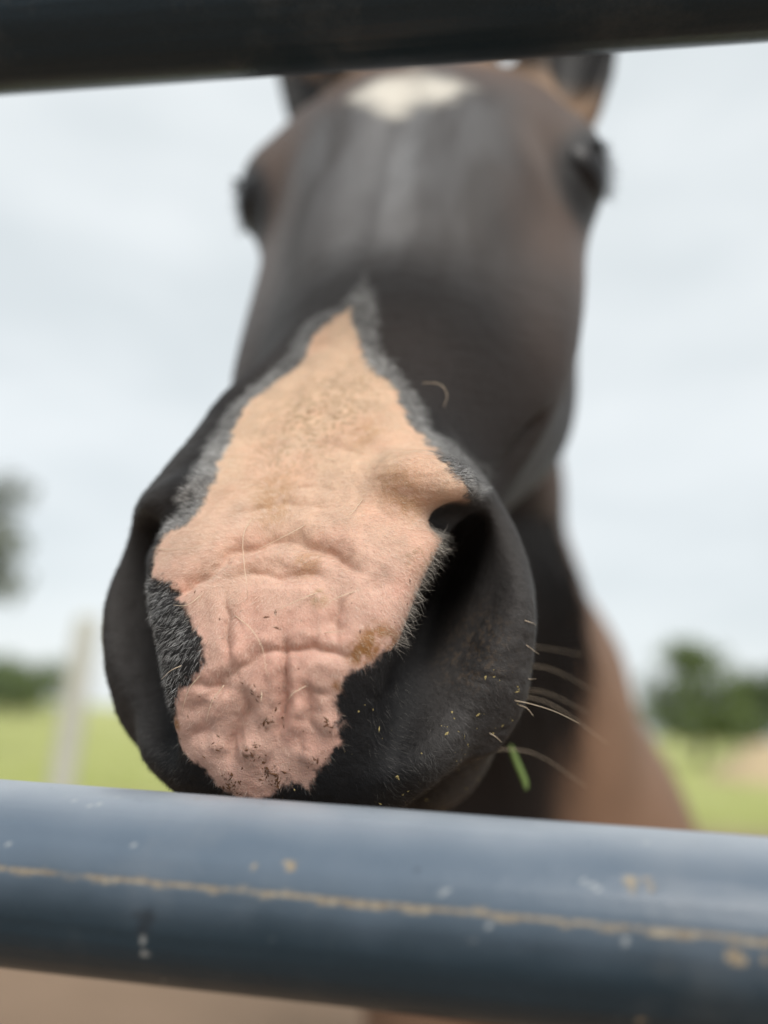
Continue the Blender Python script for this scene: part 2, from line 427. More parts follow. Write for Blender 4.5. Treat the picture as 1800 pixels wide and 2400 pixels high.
gy = np.concatenate([-np.geomspace(1, 300, 12)[::-1], np.linspace(-.6, 14, 60), np.geomspace(14.5, 1500, 40)])
GX, GY = np.meshgrid(gx, gy, indexing='ij'); GP = np.stack([GX.ravel(), GY.ravel(), 0*GX.ravel()], 1)
GP[:, 2] = (fbm(GP, .9, 3)-.5)*.05*np.clip(np.hypot(GP[:, 0]-.4, GP[:, 1]-2)/2.5-.9, 0, 1)
ii = np.arange(len(gx)-1)[:, None]*len(gy)+np.arange(len(gy)-1)[None]; ii = ii.ravel()
tag(mesh('ground', GP, [np.stack([ii, ii+len(gy), ii+len(gy)+1, ii+1], 1)], ground_mat()), kind='structure')

# short pasture grass: one uncountable mass
def blades(n, xr, yr, h0, h1, seed):
    r = np.random.default_rng(seed); y = yr[0]+(yr[1]-yr[0])*r.random(n)**1.4; x = (r.random(n)-.5)*2*np.interp(y, yr, xr)
    a = r.random(n)*6.283; h = h0+(h1-h0)*r.random(n); w = h*.06
    B = np.stack([x, y, np.zeros(n)], 1); s = np.stack([np.cos(a), np.sin(a), 0*a], 1)*w[:, None]
    tip = B+np.stack([np.sin(a)*h*.5, np.cos(a)*h*.5, h], 1)
    V = np.stack([B-s, B+s, tip], 1).reshape(-1, 3); return V, [np.arange(3*n).reshape(-1, 3)]
gm = simple('grass_blades', (.38, .42, .14), .8, .35, 3, .15)
V, F = blades(26000, (7, 22), (11.5, 40), .05, .16, 5)
tag(mesh('pasture_grass', V, F, gm, smooth=False), 'short yellowish green pasture grass beyond the bare earth', 'grass', kind='stuff')

# ================================================================ far things
def px(x, y, dist):
    """point seen towards photograph pixel (x, y) at horizontal distance dist"""
    d = np.array([(x-900)/1800, (1200-y)/1800, 1.])@CM; return np.array([0, 0, CAMZ])+d*dist/d[1]
bark = simple('bark', (.12, .095, .07), .9, .4, 12, .1, .01)
leafA = simple('leaf_mid_green', (.120, .160, .062), .7, .45, 1.5, .2)
leafB = simple('leaf_dark_green', (.098, .130, .062), .7, .45, 1.5, .2)
leafC = simple('leaf_grey_green', (.22, .24, .21), .75, .35, 1.5, .2)
def tree(name, base, H, W, crown0, lm, label, n=2600, seed=1, leaf=.13):
    r = np.random.default_rng(seed); root = empty(name, base); b = np.array(base)
    V, F = [], []; off = 0
    def add(P, R):
        nonlocal off
        v, f = tube(P, R, 7); V.append(v); F.extend([q+off for q in f]); off += len(v)
    top = b+np.array([r.normal(0, .04)*H, r.normal(0, .04)*H, H*.82]); add(smooth_path([b-[0, 0, .1], (b+top)/2+r.normal(0, .04*H, 3)*[1, 1, 0], top], 9), np.linspace(.045*H**.8, .008*H, 9))
    cl = []
    for k in range(13):
        t = crown0+(.95-crown0)*r.random(); p = b+(top-b)*t; a = r.random()*6.283; ln = W*(.28+.25*r.random())*(1.15-t*.5)
        q = p+np.array([math.cos(a)*ln, math.sin(a)*ln, ln*.45]); add(smooth_path([p, (p+q)/2+[0, 0, .06*ln], q], 5), np.linspace(.014*H, .004*H, 5)); cl.append(q); cl.append((p+q)/2)
    cl.append(top); cl = np.array(cl)
    mesh('trunk', np.concatenate(V), [f for f in F if f.shape[1] == 4]+[f for f in F if f.shape[1] == 3], bark, root)
    c = cl[r.integers(0, len(cl), n)]; u = r.normal(0, 1, (n, 3)); u /= np.linalg.norm(u, axis=1, keepdims=True)
    c = c+u*(r.random(n)**.5)[:, None]*np.array([W*.20, W*.20, W*.16])
    c[:, 2] = np.maximum(c[:, 2], b[2]+crown0*H*.55*r.random(n)+.05)
    A = r.normal(0, 1, (n, 3)); A /= np.linalg.norm(A, axis=1, keepdims=True); B = np.cross(A, u); B /= np.linalg.norm(B, axis=1, keepdims=True)+1e-9
    s = leaf*(.6+.8*r.random(n))[:, None]; V = np.stack([c-A*s, c-B*s*.55, c+A*s, c+B*s*.55], 1).reshape(-1, 3)
    mesh('crown', V, [np.arange(4*n).reshape(-1, 4)], lm, root, False)
    return root
def at_ground(x, dist): p = px(x, 1690, dist); return (p[0], p[1], 0.)
tag(tree('tree', at_ground(1635, 38), 6.1, 5.6, .12, leafA, '', 3800, 11, .17), 'rounded green tree standing alone behind the brown neck', 'tree')
tag(tree('tree', at_ground(1775, 46), 5.2, 8.0, .10, leafB, '', 3400, 12, .19), 'darker green tree at the right edge beyond the tan mound', 'tree')
tag(tree('shrub', at_ground(40, 60), 3.6, 8.0, .10, leafA, '', 3600, 13, .2), 'low green shrub on the far left, behind the fence post', 'shrub')
tag(tree('shrub', at_ground(-75, 52), 3.0, 6.0, .10, leafB, '', 2400, 14, .19), 'dark green shrub cut off by the left edge', 'shrub')
tag(tree('tree', at_ground(-150, 17), 7.0, 3.2, .48, leafC, '', 2600, 15, .13), 'grey green tree only just entering the left edge against the sky', 'tree')
# sandy mound
mc = np.array(at_ground(1795, 25)); th = np.linspace(0, 2*np.pi, 49)[:-1]; rr = np.linspace(0, 1, 16)
TH, RR = np.meshgrid(th, rr, indexing='ij'); MP = np.stack([np.cos(TH)*RR*2.1, np.sin(TH)*RR*1.7, 1.25*np.cos(RR*np.pi/2)**1.3-.04], -1).reshape(-1, 3)
MP += (np.stack([fbm(MP, 1.3, s, 4) for s in (1, 2, 3)], 1)-.5)*np.array([.5, .5, .35])*np.clip(np.tile(1.05-rr, 48), .0, 1)[:, None]
ii = (np.arange(48)[:, None]*16+np.arange(15)[None]).ravel(); jj = (((np.arange(48)+1) % 48)[:, None]*16+np.arange(15)[None]).ravel()
tag(mesh('sand_mound', MP+mc, [np.stack([ii, ii+1, jj+1, jj], 1)], simple('sand', (.46, .36, .23), .95, .2, 3, .1, .02), loc=mc), 'pale tan mound of sand on the grass at right', 'mound')
# wooden fence post, left
pc = np.array(at_ground(168, 4.3)); pr = []
for z_, r_ in ((-.3, .066), (.02, .067), (.6, .065), (1.2, .063), (1.62, .062), (1.665, .056), (1.675, .04)):
    a = np.arange(20)*2*np.pi/20; pr.append(np.stack([np.cos(a)*r_, np.sin(a)*r_, np.full(20, z_)], 1)+pc)
pr = np.array(pr); pr[:, :, :2] += ((fbm(pr.reshape(-1, 3)*[1, 1, .25], 25, 4)-.5)*.012).reshape(7, 20, 1)
ii = (np.arange(6)[:, None]*20+np.arange(20)[None]).ravel(); jj = (np.arange(6)[:, None]*20+((np.arange(20)+1) % 20)[None]).ravel()
c0 = 120+np.stack([np.zeros(18, int), np.arange(1, 19), np.arange(2, 20)], 1)
tag(mesh('fence_post', pr.reshape(-1, 3), [np.stack([ii, jj, jj+20, ii+20], 1), c0], simple('weathered_wood', (.46, .46, .40), .9, .3, 20, .15, .006), loc=pc), 'weathered beige wooden fence post standing left of the horse', 'fence post')

# ================================================================ gate of round steel tube
G_DIR = np.array([.98871, -.01697, -.1489]); G_AX = np.array([-.111, -.103, .222]); G_R = .024
UPW = CM@np.array([0, 0, 1.]); E1 = UPW-UPW@G_DIR*G_DIR; E1 /= np.linalg.norm(E1); E2 = np.cross(G_DIR, E1); E2 *= -np.sign(E2[2])
CHIPS = [(818,4519,10,1),(910,4832,16,1),(900,5140,11,1),(1733,6156,19,1),(1736,5470,12,1),(1768,6541,11,1),(1778,5827,11,1),(1950,431,22,1),(1937,626,14,1),(2010,485,14,1),(559,-5142,10,2),(550,-3323,7,2),(559,-3654,7,2),(1625,6011,7,2),(1639,5647,7,2),(1653,5171,7,2),(229,11598,6,2),(253,10815,7,2),(285,10326,7,2),(311,10223,7,2),(334,10573,7,2),(352,11176,6,2),(364,12246,6,2),(1745,-6732,12,1),(565,-1192,31,3),(559,-2269,26,3),(1406,1104,10,2),(1223,5711,7,3),(486,5507,6,2),(148,4558,6,2),(1709,936,7,2),(1786,11304,6,2)]
def paint_mat():
    m = mat('gate_paint'); t = NT(m); tc = t.n('ShaderNodeTexCoord').outputs['Object']; w = t.attr('wear'); sp = t.n('ShaderNodeSeparateColor', {0: w.outputs['Color']})
    n1 = t.noise(tc, 60, 5, .6); n2 = t.noise(tc, 900, 2, .6)
    fresh = t.mix(n1, (.010, .024, .036), (.017, .034, .049)); skylit = t.mix(n1, (.090, .125, .170), (.125, .160, .205))  # fresh carries painted underside shade; the second tone paints sky light on top
    skylit = t.mix(t.attr('sky_glare').outputs['Fac'], skylit, t.mix(n1, (.27, .31, .36), (.37, .40, .44)))  # brighter crown: sky reflection painted into the colour
    base = t.mix(t.attr('skylit').outputs['Fac'], fresh, skylit); base = t.mix(t.math('MULTIPLY', n2, .22), base, t.mix(.5, base, (.13, .15, .17)))
    tan = t.ramp(t.noise(tc, 420, 3, .7), [(.3, (.16, .12, .08)), (.6, (.33, .275, .19)), (.8, (.42, .38, .30))])
    f = t.math('MULTIPLY', sp.outputs[0], 1., clamp=True); c = t.mix(f, base, tan)
    c = t.mix(t.math('MULTIPLY', sp.outputs[1], .75), c, (.42, .44, .44)); c = t.mix(t.math('MULTIPLY', sp.outputs[2], .6), c, (.02, .024, .03))
    dust = t.n('ShaderNodeMapRange', {0: t.noise(tc, 22, 6, .7), 1: .52, 2: .75}, clamp=True).outputs[0]
    c = t.mix(t.math('MULTIPLY', dust, .12), c, (.34, .33, .31))
    ro = t.math('ADD', .22, t.math('MULTIPLY', n1, .16)); ro = t.math('ADD', ro, t.math('MULTIPLY', f, .4))
    h = t.math('ADD', t.math('MULTIPLY', n2, .5), t.math('MULTIPLY', t.noise(tc, 260, 2), .8))
    t.out({'Base Color': c, 'Roughness': ro, 'Specular IOR Level': .25, 'Normal': t.bump(h, .25, .0006)})
    return m
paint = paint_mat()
gate_base = to_world((G_AX+.11*G_DIR)[None])[0]*[1, 1, 0]
gate = tag(empty('livestock_gate', gate_base), 'blue grey tubular metal gate the horse pushes its nose through', 'gate')
def rail(offset, lo, hi, wear):
    s = np.concatenate([np.linspace(lo, -.06, 24)[:-1], np.arange(-.06, .30, .0011), np.linspace(.302, hi, 24)]); nph = 180
    ph = np.arange(nph)*2*np.pi/nph; S, PH = np.meshgrid(s, ph, indexing='ij')
    C = G_AX+offset*UPW; wob = .0004*(fbm(np.stack([S.ravel()*1., np.cos(PH.ravel()), np.sin(PH.ravel())], 1), 9, 5)-.5).reshape(S.shape)
    R_ = G_R+wob
    sm, pm = S.ravel(), PH.ravel(); pm = (pm+np.pi) % (2*np.pi)-np.pi
    w = np.zeros((len(sm), 3)); Pn = np.stack([sm, pm*G_R, 0*sm], 1)
    lw = .0003+.0009*fbm(Pn, 140, 21); dl = np.abs((pm-.205+.10*(sm-.1)*.3)*G_R+(fbm(Pn, 260, 22, 3)-.5)*.0016)
    gap = .25+.75*sstep(fbm(Pn*[1, .0, 0], 90, 23, 2)+.9*(sm-.06), .20, .34); ragged = .35+.65*sstep(fbm(Pn, 700, 24, 2), .25, .5)
    w[:, 0] = sstep(-dl, -lw*1.0, -lw*.45)*gap*ragged
    if wear:
        for (a, p_, r_, k) in CHIPS:
            d = np.hypot(sm-a*1e-4, (pm-p_*1e-4)*G_R)+(fbm(Pn, 500, 30+k)-.5)*r_*1e-4*1.2
            q = sstep(-d, -r_*1e-4*.95, -r_*1e-4*.55); w[:, k-1] = np.maximum(w[:, k-1], q)
    else: w *= .4
    rg = np.random.default_rng(8)
    for _ in range(7 if wear else 4):
        a_, p_, r_ = -.03+.27*rg.random(), -1.2+2.6*rg.random(), .0003+.0009*rg.random()**3; el_ = 1+3*rg.random(); an = rg.random()*3.14; k = int(rg.choice([0, 1, 1, 2]))
        dx, dy = sm-a_, (pm-p_)*G_R; m_ = (np.abs(dx) < .01) & (np.abs(dy) < .01); u_ = (dx[m_]*math.cos(an)+dy[m_]*math.sin(an))/el_; w2 = -dx[m_]*math.sin(an)+dy[m_]*math.cos(an)
        w[m_, k] = np.maximum(w[m_, k], .8*sstep(-np.hypot(u_, w2)-.3*r_*(fbm(Pn[m_], 900, 33, 2)-.5), -r_, -r_*.5))
    V = C+S[..., None]*G_DIR+R_[..., None]*(np.cos(PH)[..., None]*E2+np.sin(PH)[..., None]*E1)
    V = V-(w[:, 0]*.00012).reshape(S.shape)[..., None]*(np.cos(PH)[..., None]*E2+np.sin(PH)[..., None]*E1)
    ii = (np.arange(len(s)-1)[:, None]*nph+np.arange(nph)[None]).ravel(); jj = (np.arange(len(s)-1)[:, None]*nph+((np.arange(nph)+1) % nph)[None]).ravel()
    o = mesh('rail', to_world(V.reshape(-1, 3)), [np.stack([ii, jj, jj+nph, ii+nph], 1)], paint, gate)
    attr(o, 'wear', w); attr(o, 'skylit', sstep(pm+.25*(fbm(Pn, 60, 26, 3)-.5), -.35, .55)*sstep(-pm, -2.9, -2.5), 'FLOAT'); attr(o, 'sky_glare', sstep(pm+.2*(fbm(Pn, 45, 27, 3)-.5), .60, 1.45)*sstep(-pm, -2.4, -2.0), 'FLOAT'); return o  # masks by angle round the tube for the painted sky light on top
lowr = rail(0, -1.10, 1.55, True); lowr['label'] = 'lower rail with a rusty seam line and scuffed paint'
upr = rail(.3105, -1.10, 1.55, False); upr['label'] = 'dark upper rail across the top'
for e in (-1.10, 1.55):
    a = to_world((G_AX+e*G_DIR)[None])[0]; top = to_world((G_AX+e*G_DIR+.3105*UPW)[None])[0]
    V, F = tube(np.array([[a[0], a[1], .0], [a[0], a[1], .6], [top[0], top[1], top[2]+.04]]), .026, 20)
    mesh('upright', V, F, paint, gate)

# ================================================================ the horse
import time as _t; _t0 = _t.time()
V, Q = polygonise(*extract(), sdf)
V = newton(V, sdf, 1)
V, Q = subdivide(V, Q)
print('horse mesh', len(V), len(Q), round(_t.time()-_t0, 1))
def vnormals(V, Q):
    n = np.cross(V[Q[:, 2]]-V[Q[:, 0]], V[Q[:, 3]]-V[Q[:, 1]]); N = np.zeros_like(V)
    for k in range(4):
        for c in range(3): N[:, c] += np.bincount(Q[:, k], n[:, c], len(V))
    return N/(np.linalg.norm(N, axis=1, keepdims=True)+1e-12)
Nn = vnormals(V, Q)
chk = sdf(V[:2000]+Nn[:2000]*.0005)-sdf(V[:2000])
if np.median(chk) < 0: Q = Q[:, ::-1].copy(); Nn = -Nn
DECAL = {"pink":[[-46,815],[-126,748],[-171,676],[-183,550],[-250,477],[-330,395],[-343,294],[-320,213],[-317,144],[-300,70],[-305,5],[-315,-51],[-360,-87],[-409,-107],[-429,-139],[-445,-181],[-444,-238],[-438,-270],[-405,-258],[-357,-268],[-315,-293],[-293,-331],[-252,-356],[-225,-393],[-202,-422],[-176,-462],[-165,-508],[-192,-549],[-229,-586],[-265,-615],[-289,-642],[-320,-735],[-321,-781],[-300,-817],[-266,-846],[-224,-876],[-193,-921],[-159,-950],[-119,-968],[-53,-969],[-7,-955],[23,-933],[62,-911],[97,-915],[124,-931],[147,-907],[159,-865],[196,-836],[219,-808],[242,-782],[238,-747],[243,-691],[239,-663],[250,-621],[266,-587],[301,-554],[349,-529],[379,-510],[405,-505],[440,-462],[478,-407],[510,-324],[540,-237],[565,-160],[548,-118],[525,-119],[564,-107],[593,-64],[607,-22],[563,33],[527,77],[429,149],[377,202],[336,239],[296,291],[264,360],[214,421],[119,500],[73,573],[30,669],[-13,731],[-29,796]],"roan":[[-20,1042],[-112,848],[-283,773],[-288,643],[-356,499],[-432,381],[-454,302],[-429,178],[-390,75],[-412,-30],[-409,-107],[-360,-87],[-300,70],[-320,213],[-330,395],[-183,550],[-126,748],[-46,815],[73,573],[214,421],[336,239],[527,77],[610,-44],[625,-32],[580,59],[446,200],[383,293],[315,395],[226,501],[140,614],[99,803],[36,936]],"star":[[-315,3395],[-206,3578],[20,3630],[243,3482],[351,3305],[255,3104],[51,3213],[-33,3078],[-101,3153],[-195,3200]],"crease":[[[[-374,-324],[-273,-282],[-191,-235],[-134,-184],[-45,-164],[49,-160],[145,-182],[246,-230],[340,-287]],18,16],[[[-122,-286],[-49,-261],[43,-257],[136,-265],[259,-289]],16,11],[[[-186,-651],[-116,-587],[-62,-548],[16,-504],[106,-489],[188,-485],[269,-503],[319,-527]],14,14],[[[-118,-294],[-96,-378],[-91,-449],[-97,-525],[-108,-581]],14,16],[[[86,-402],[97,-529],[85,-636],[66,-724],[47,-785]],12,18],[[[237,-264],[253,-387],[263,-503]],15,16],[[[-33,-582],[-51,-668],[-105,-779],[-136,-868]],18,24],[[[166,-540],[164,-626],[159,-708],[175,-764]],14,16],[[[380,-245],[368,-321],[346,-396]],22,14],[[[-272,-605],[-188,-590],[-117,-601],[-44,-591]],15,13],[[[140,-615],[181,-622],[243,-626]],13,14],[[[-281,-684],[-196,-661],[-121,-637]],15,14],[[[-290,-782],[-179,-730],[-99,-709]],16,12],[[[-227,-81],[-121,-51],[10,-43],[217,-68]],11,6],[[[-62,18],[89,14],[222,-9]],9,4],[[[-29,55],[92,54]],9,4],[[[-141,178],[65,166],[283,110]],9,4],[[[-215,274],[-51,281],[94,270]],9,3],[[[-343,-21],[-261,-2],[-150,22]],10,3],[[[281,-48],[380,-100],[455,-142]],14,5],[[[367,-177],[435,-214]],9,4],[[[-320,-208],[-261,-160],[-210,-121]],12,4],[[[323,-598],[351,-671],[350,-769]],16,8],[[[-18,-705],[45,-664],[131,-636]],11,6],[[[53,-786],[-4,-860],[-48,-929]],16,14],[[[159,-708],[108,-803],[72,-883]],18,12],[[[-149,-641],[-213,-728],[-245,-800]],16,10],[[[-16,-202],[17,-230],[112,-246]],12,5],[[[-43,-304],[-21,-391],[-11,-454]],16,7],[[[568,-636],[675,-648],[761,-688]],6,5],[[[538,-646],[648,-668],[730,-707]],6,4],[[[508,-331],[658,-314]],6,3]],"bump":[[-76,-492,22,10],[-1,-601,21,14],[19,-686,24,10],[-48,-795,35,20],[135,-819,32,17],[207,-717,29,16],[171,-575,38,10],[24,-462,22,8],[-157,-790,22,9],[-129,-882,32,10],[-77,-723,26,7],[108,-721,24,8],[-179,-640,35,10],[18,-862,35,10],[125,-666,29,7],[-212,-828,29,8],[338,-473,64,7],[714,-671,64,9],[640,-516,64,6],[488,-789,80,8]],"stain":[[358,-474,68,1],[318,-507,49,1],[210,195,69,2],[194,-333,39,3],[51,363,212,4],[-58,233,237,4],[389,-2,97,2],[432,-75,56,2],[-312,-732,30,1],[258,-601,28,1],[132,-231,54,2],[-31,-58,86,2],[470,-236,54,4],[-49,-809,37,5],[9,-721,24,5],[-60,11,88,2]]}
WHISK = [[-4441,-215,25784,-4607,-768,25130,-4440,-1624,24364,-4212,-2435,23691,-4476,-3606,25254],[-2309,-280,25184,-3164,-757,24765,-4119,-1241,24551],[-4622,-3218,23837,-4021,-3580,23347,-3629,-4127,22999,-3490,-4873,22844],[-1928,-2427,23614,-2608,-2686,23355,-3351,-3027,23286],[-733,-2382,23554,-1470,-2618,23212,-1830,-2880,23041],[-4922,-5329,23625,-5306,-5857,23639,-5516,-6521,23810],[-5717,-5082,23822,-6070,-5526,23855,-6405,-6392,24221],[-3743,-5420,23394,-3699,-5568,23200,-3716,-5734,23143],[-2350,-5240,23117,-2706,-5411,22973,-2884,-5640,22969],[4325,-6316,25780,4840,-6373,25550,5641,-6603,25450,6436,-6971,25350],[3542,-7428,25813,3747,-7536,25741,3975,-7777,25924],[4789,-4473,25807,5080,-4703,26126,5138,-4713,25477],[4905,-5674,26122,5041,-5711,26223,5101,-5603,25792],[4727,-3639,25785,4931,-3712,25800,5306,-3928,26680],[-5772,-2608,24446,-6201,-2932,24213,-6689,-2952,24373],[-1701,1790,26855,-2488,2066,27140,-3395,2192,27405],[-694,453,25490,-983,42,24932,-1220,-206,24667],[-7857,-1295,26484,-6986,-1240,25664,-6046,-1148,25191],[1467,4938,29335,2073,4784,28705,2352,4370,28605,2217,3880,28505],[-4564,955,26847,-4807,843,26624,-5103,782,26547],[-1800,-3639,23144,-1477,-3579,22923,-1167,-3528,22840],[-6353,-4815,24076,-6703,-4987,24129,-7157,-5375,24679],[4546,-6524,25979,4792,-6580,25749,4987,-6811,25649]]
l, a, n = local(V); v = .733*a+.68*n; f = FA*a+FN*n; lv = np.stack([l, v], 1)
near = (a < .17) & (V[:, 2] < .42) & (n > -.14)
I = np.nonzero(near)[0]; X = lv[I]; P3 = V[I]
cup = np.full(len(V), 1.); cup[I] = sdf(P3, 'cup')
incup = sstep(-cup, -.0022, -.0004)*sstep(np.interp(v, [-.09, -.05, -.0235, 0], [.008, .014, .004, -.008])-f, -.001, .003)
# --- pigment masks
jit = np.stack([fbm(P3, 420, 1, 3)-.5, fbm(P3, 420, 2, 3)-.5], 1)*.0036+np.stack([fbm(P3, 110, 3, 2)-.5, fbm(P3, 110, 4, 2)-.5], 1)*.0016
pk = np.full(len(V), -1.); pk[I] = polysd(X+jit, DECAL['pink'])
front = f[I] > np.interp(v[I], [-.1, -.06, -.02, .02, .1], [-.012, -.014, -.022, -.05, -.2])
pk[I] = np.where(front, pk[I], -1)
mot = np.zeros(len(V)); mot[I] = (fbm(P3, 1000, 5, 2)-.5)*.0022; pink = sstep(pk+mot, -.0011, .0011)*(1-incup)
ro = np.full(len(V), -1.); ro[I] = polysd(X+jit*1.6, DECAL['roan']); roan = np.maximum(sstep(ro, -.0005, .0055), sstep(pk, -.0050, -.0010)*sstep(ro, -.006, -.001))*(1-incup)*np.where(a > -.05, 1, 0)*sstep(n, -.065, -.045)
# --- relief: creases, follicle bumps, skin folds
dis = np.zeros(len(V)); dd = np.zeros(len(I)); wob = np.stack([fbm(P3, 130, 11, 3)-.5, fbm(P3, 130, 12, 3)-.5], 1)*.0048
ff = front*(1-incup[I])
for ci_, (pts, w, dp) in enumerate(DECAL['crease']):
    dp = dp*(1.7 if ci_ in (0, 1) else 1.35 if ci_ == 2 else 1.1)
    d = segdist(X+wob, pts); w_ = w*1e-4*.68; D_ = dp*1e-4*1.0
    e0 = np.minimum(np.hypot(*(X-np.array(pts[0])*1e-4).T), np.hypot(*(X-np.array(pts[-1])*1e-4).T))
    dd += (-.62*D_*np.exp(-(d/w_)**2)-.62*D_*np.exp(-(d/(2.6*w_))**2)+.22*D_*np.exp(-((d-4.2*w_)/(2.2*w_))**2))*sstep(e0, -.002, .012)*(.55+.9*fbm(P3, 120, 13, 2))
for bx, by, r, h in DECAL['bump']:
    d = np.hypot(X[:, 0]-bx*1e-4, X[:, 1]-by*1e-4); dd += h*1e-4*.95*np.exp(-(d/(r*1.2e-4))**2)
# fine horizontal lines over the nose and small puckers of the lip
up_ = sstep(v[I], -.03, .02); lip = sstep(-v[I], .045, .075)
dd += up_*.00040*(fbm(np.stack([X[:, 0]*.22, X[:, 1], 0*X[:, 0]], 1)+jit.mean(1)[:, None]*.2, 520, 31, 3)-.5)*2
dd += lip*.00030*(fbm(np.stack([X[:, 0], X[:, 1]*.45, f[I]*.4], 1), 190, 33, 3)-.5)*2*(1-.6*incup[I])
dd += .0006*(fbm(P3, 75, 35, 2)-.5)*2*(1-incup[I])
dd += .00016*(fbm(P3, 900, 36, 2)-.5)*2
wingw = sstep(np.abs(l[I]), .045, .06)*sstep(-v[I], .02, .05)
dd += wingw*.0006*(fbm(np.stack([X[:, 0]*.3, X[:, 1], f[I]], 1), 260, 37, 3)-.5)*2
dis[I] = dd*np.where(front, 1, .5)
V = V+Nn*dis[:, None]
# broader folds of skin elsewhere
far = ~near; V[far] += Nn[far]*((fbm(V[far], 14, 41, 3)-.5)*.006*np.clip(V[far, 2:3][:, 0]-.35, 0, .6))[:, None]
Nn = vnormals(V, Q)
# --- coat colours
W3 = np.ones((len(V), 1))
black = np.array([.016, .0150, .0155]); face = np.array([.029, .0220, .0192]); warm = np.array([.098, .060, .042]); tan = np.array([.25, .155, .088]); neckc = np.array([.215, .128, .082])
c = black*W3
t = sstep(a+.03*(fbm(V, 22, 51)-.5), .02, .10)[:, None]; c = c*(1-t)+face*t
t = (sstep(np.abs(l)+.02*(fbm(V, 18, 52)-.5), .05, .085)*sstep(a, .08, .16)*sstep(n, -.16, -.03))[:, None]; c = c*(1-t*.7)+warm*t*.7
t = sstep(a+.05*(fbm(V, 25, 53)-.5), .315, .40)[:, None]; c = c*(1-t)+np.array([.092, .054, .038])*t; t = sstep(a+.03*(fbm(V, 25, 53)-.5), .38, .415)[:, None]; c = c*(1-t)+tan*t
_ep = np.array([0.1107, 0.2771, -0.0302]); eyed = np.hypot(np.hypot(np.abs(l)-_ep[0], (a-_ep[1])*.85), n-_ep[2]); t = sstep(-eyed, -.036, -.022)[:, None]; c = c*(1-t)+black*.8*t
hollow = np.hypot(np.abs(l)-.095, a-.165); t = sstep(-hollow, -.05, -.01)[:, None]*.5; c = c*(1-t)+black*t  # shadow of the cheek hollow painted into the coat
# ears: black tips and insides
eB, eT = np.array([.076, .415, -.062]), np.array([.122, .520, .030]); eu = (eT-eB)/np.linalg.norm(eT-eB)
be = (np.abs(l-.012)-eB[0])*eu[0]+(a-eB[1])*eu[1]+(n-eB[2])*eu[2]; ear = sstep(a, .40, .43)*sstep(n, -.075, -.045)*sstep(np.abs(l-.012), .05, .065)
eo = np.array([.45, -.6, .6]); eo = eo-eo@eu*eu; eo /= np.linalg.norm(eo)
bo = (np.abs(l-.012)-eB[0])*eo[0]+(a-eB[1])*eo[1]+(n-eB[2])*eo[2]
t = (ear*sstep(be, .015, .050))[:, None]; c = c*(1-t)+black*.7*t
stk = fbm(np.stack([l*1., a*.22, n*.5], 1), 60, 54, 3); t = (sstep(a, .10, .20)*sstep(-a, -.40, -.34)*sstep(stk, .42, .68)*sstep(-np.abs(l), -.075, -.04))[:, None]; c = c*(1-t)+np.array([.070, .066, .066])*t  # streaks of hair sheen painted into the forehead colour
bend = .010*(fbm(np.stack([0*l, a, 0*l], 1), 22, 64, 2)-.5); cs_ = np.exp(-((np.abs(l+.004-.03*(a-.25)+bend)-.012)/.013)**2)*(.35+1.1*fbm(V, 38, 65, 2))*sstep(a, .13, .19)*sstep(-a, -.37, -.33)*(.5+.7*stk); t = (cs_*np.where(l > -.002, 1., .6))[:, None]; t = np.clip(t, 0, 1); c = c*(1-t)+np.array([.17, .168, .17])*t  # central sheen painted as paler bands beside the midline
# neck and body
hd = sdf(V[far], 'head'); nb = np.zeros(len(V)); nb[far] = sstep(hd, .004, .03); Wd = to_world(V)
nc = neckc*(.75+.5*fbm(V, 9, 55))[:, None]
throat = sstep(-(V[:, 0]-.240*V[:, 2]-.0+.05*(fbm(V*[1, .3, 1], 16, 56)-.5)), -.05, .04)*sstep(V[:, 1], -.75, -.5)*sstep(-V[:, 2], -1.5, -1.1)  # dark throat coat, with the shade under the jaw painted into it
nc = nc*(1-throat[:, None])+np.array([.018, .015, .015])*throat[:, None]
legs = sstep(-Wd[:, 2], -.75, -.5)[:, None]; nc = nc*(1-legs)+black*legs
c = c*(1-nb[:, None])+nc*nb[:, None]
ch_ = (sstep(-n, .092, .105)*sstep(-a, -.05, -.01)*(1-nb))[:, None]; c = c*(1-ch_)+np.array([.10, .088, .078])*ch_
# star
st = polysd(np.stack([l, a], 1)+np.stack([fbm(V, 60, 57)-.5, fbm(V, 60, 58)-.5], 1)*.012, DECAL['star']); t = (sstep(st+.012*(fbm(V, 160, 66, 2)-.5), -.015, .011)*(n > -.06))[:, None]; c = c*(1-t)+np.array([.66, .62, .54])*t
# roan skin edge
t = (roan*np.clip(.15+1.0*fbm(V, 75, 67, 2), 0, 1)*(.6+.4*sstep(fbm(V, 330, 59, 2), .3, .65)))[:, None]; c = c*(1-t)+np.array([.46, .46, .45])*t
lp_ = (sstep(-v, .050, .066)*sstep(-np.abs(l), -.050, -.036)*near)[:, None]*.9; c = c*(1-lp_)+np.array([.010, .010, .011])*lp_
wg_ = (sstep(np.abs(l), .040, .056)*near*(a < .05))[:, None]; c = c*(1-wg_)+np.array([.046, .043, .042])*wg_
# pink skin, tanner and furrier towards the bridge
pt = sstep(v+.02*(fbm(V, 60, 61)-.5), -.055, .03)[:, None]; pc_ = np.array([.65, .415, .335])*(1-pt)+np.array([.70, .500, .350])*pt
pc_ = pc_*(.80+.40*fbm(V, 160, 62, 3))[:, None]; red = (sstep(fbm(V, 75, 63), .42, .68)*.4)[:, None]; pc_ = pc_*(1-red)+pc_*np.array([1.02, .86, .84])*red
c = c*(1-pink[:, None])+pc_*pink[:, None]
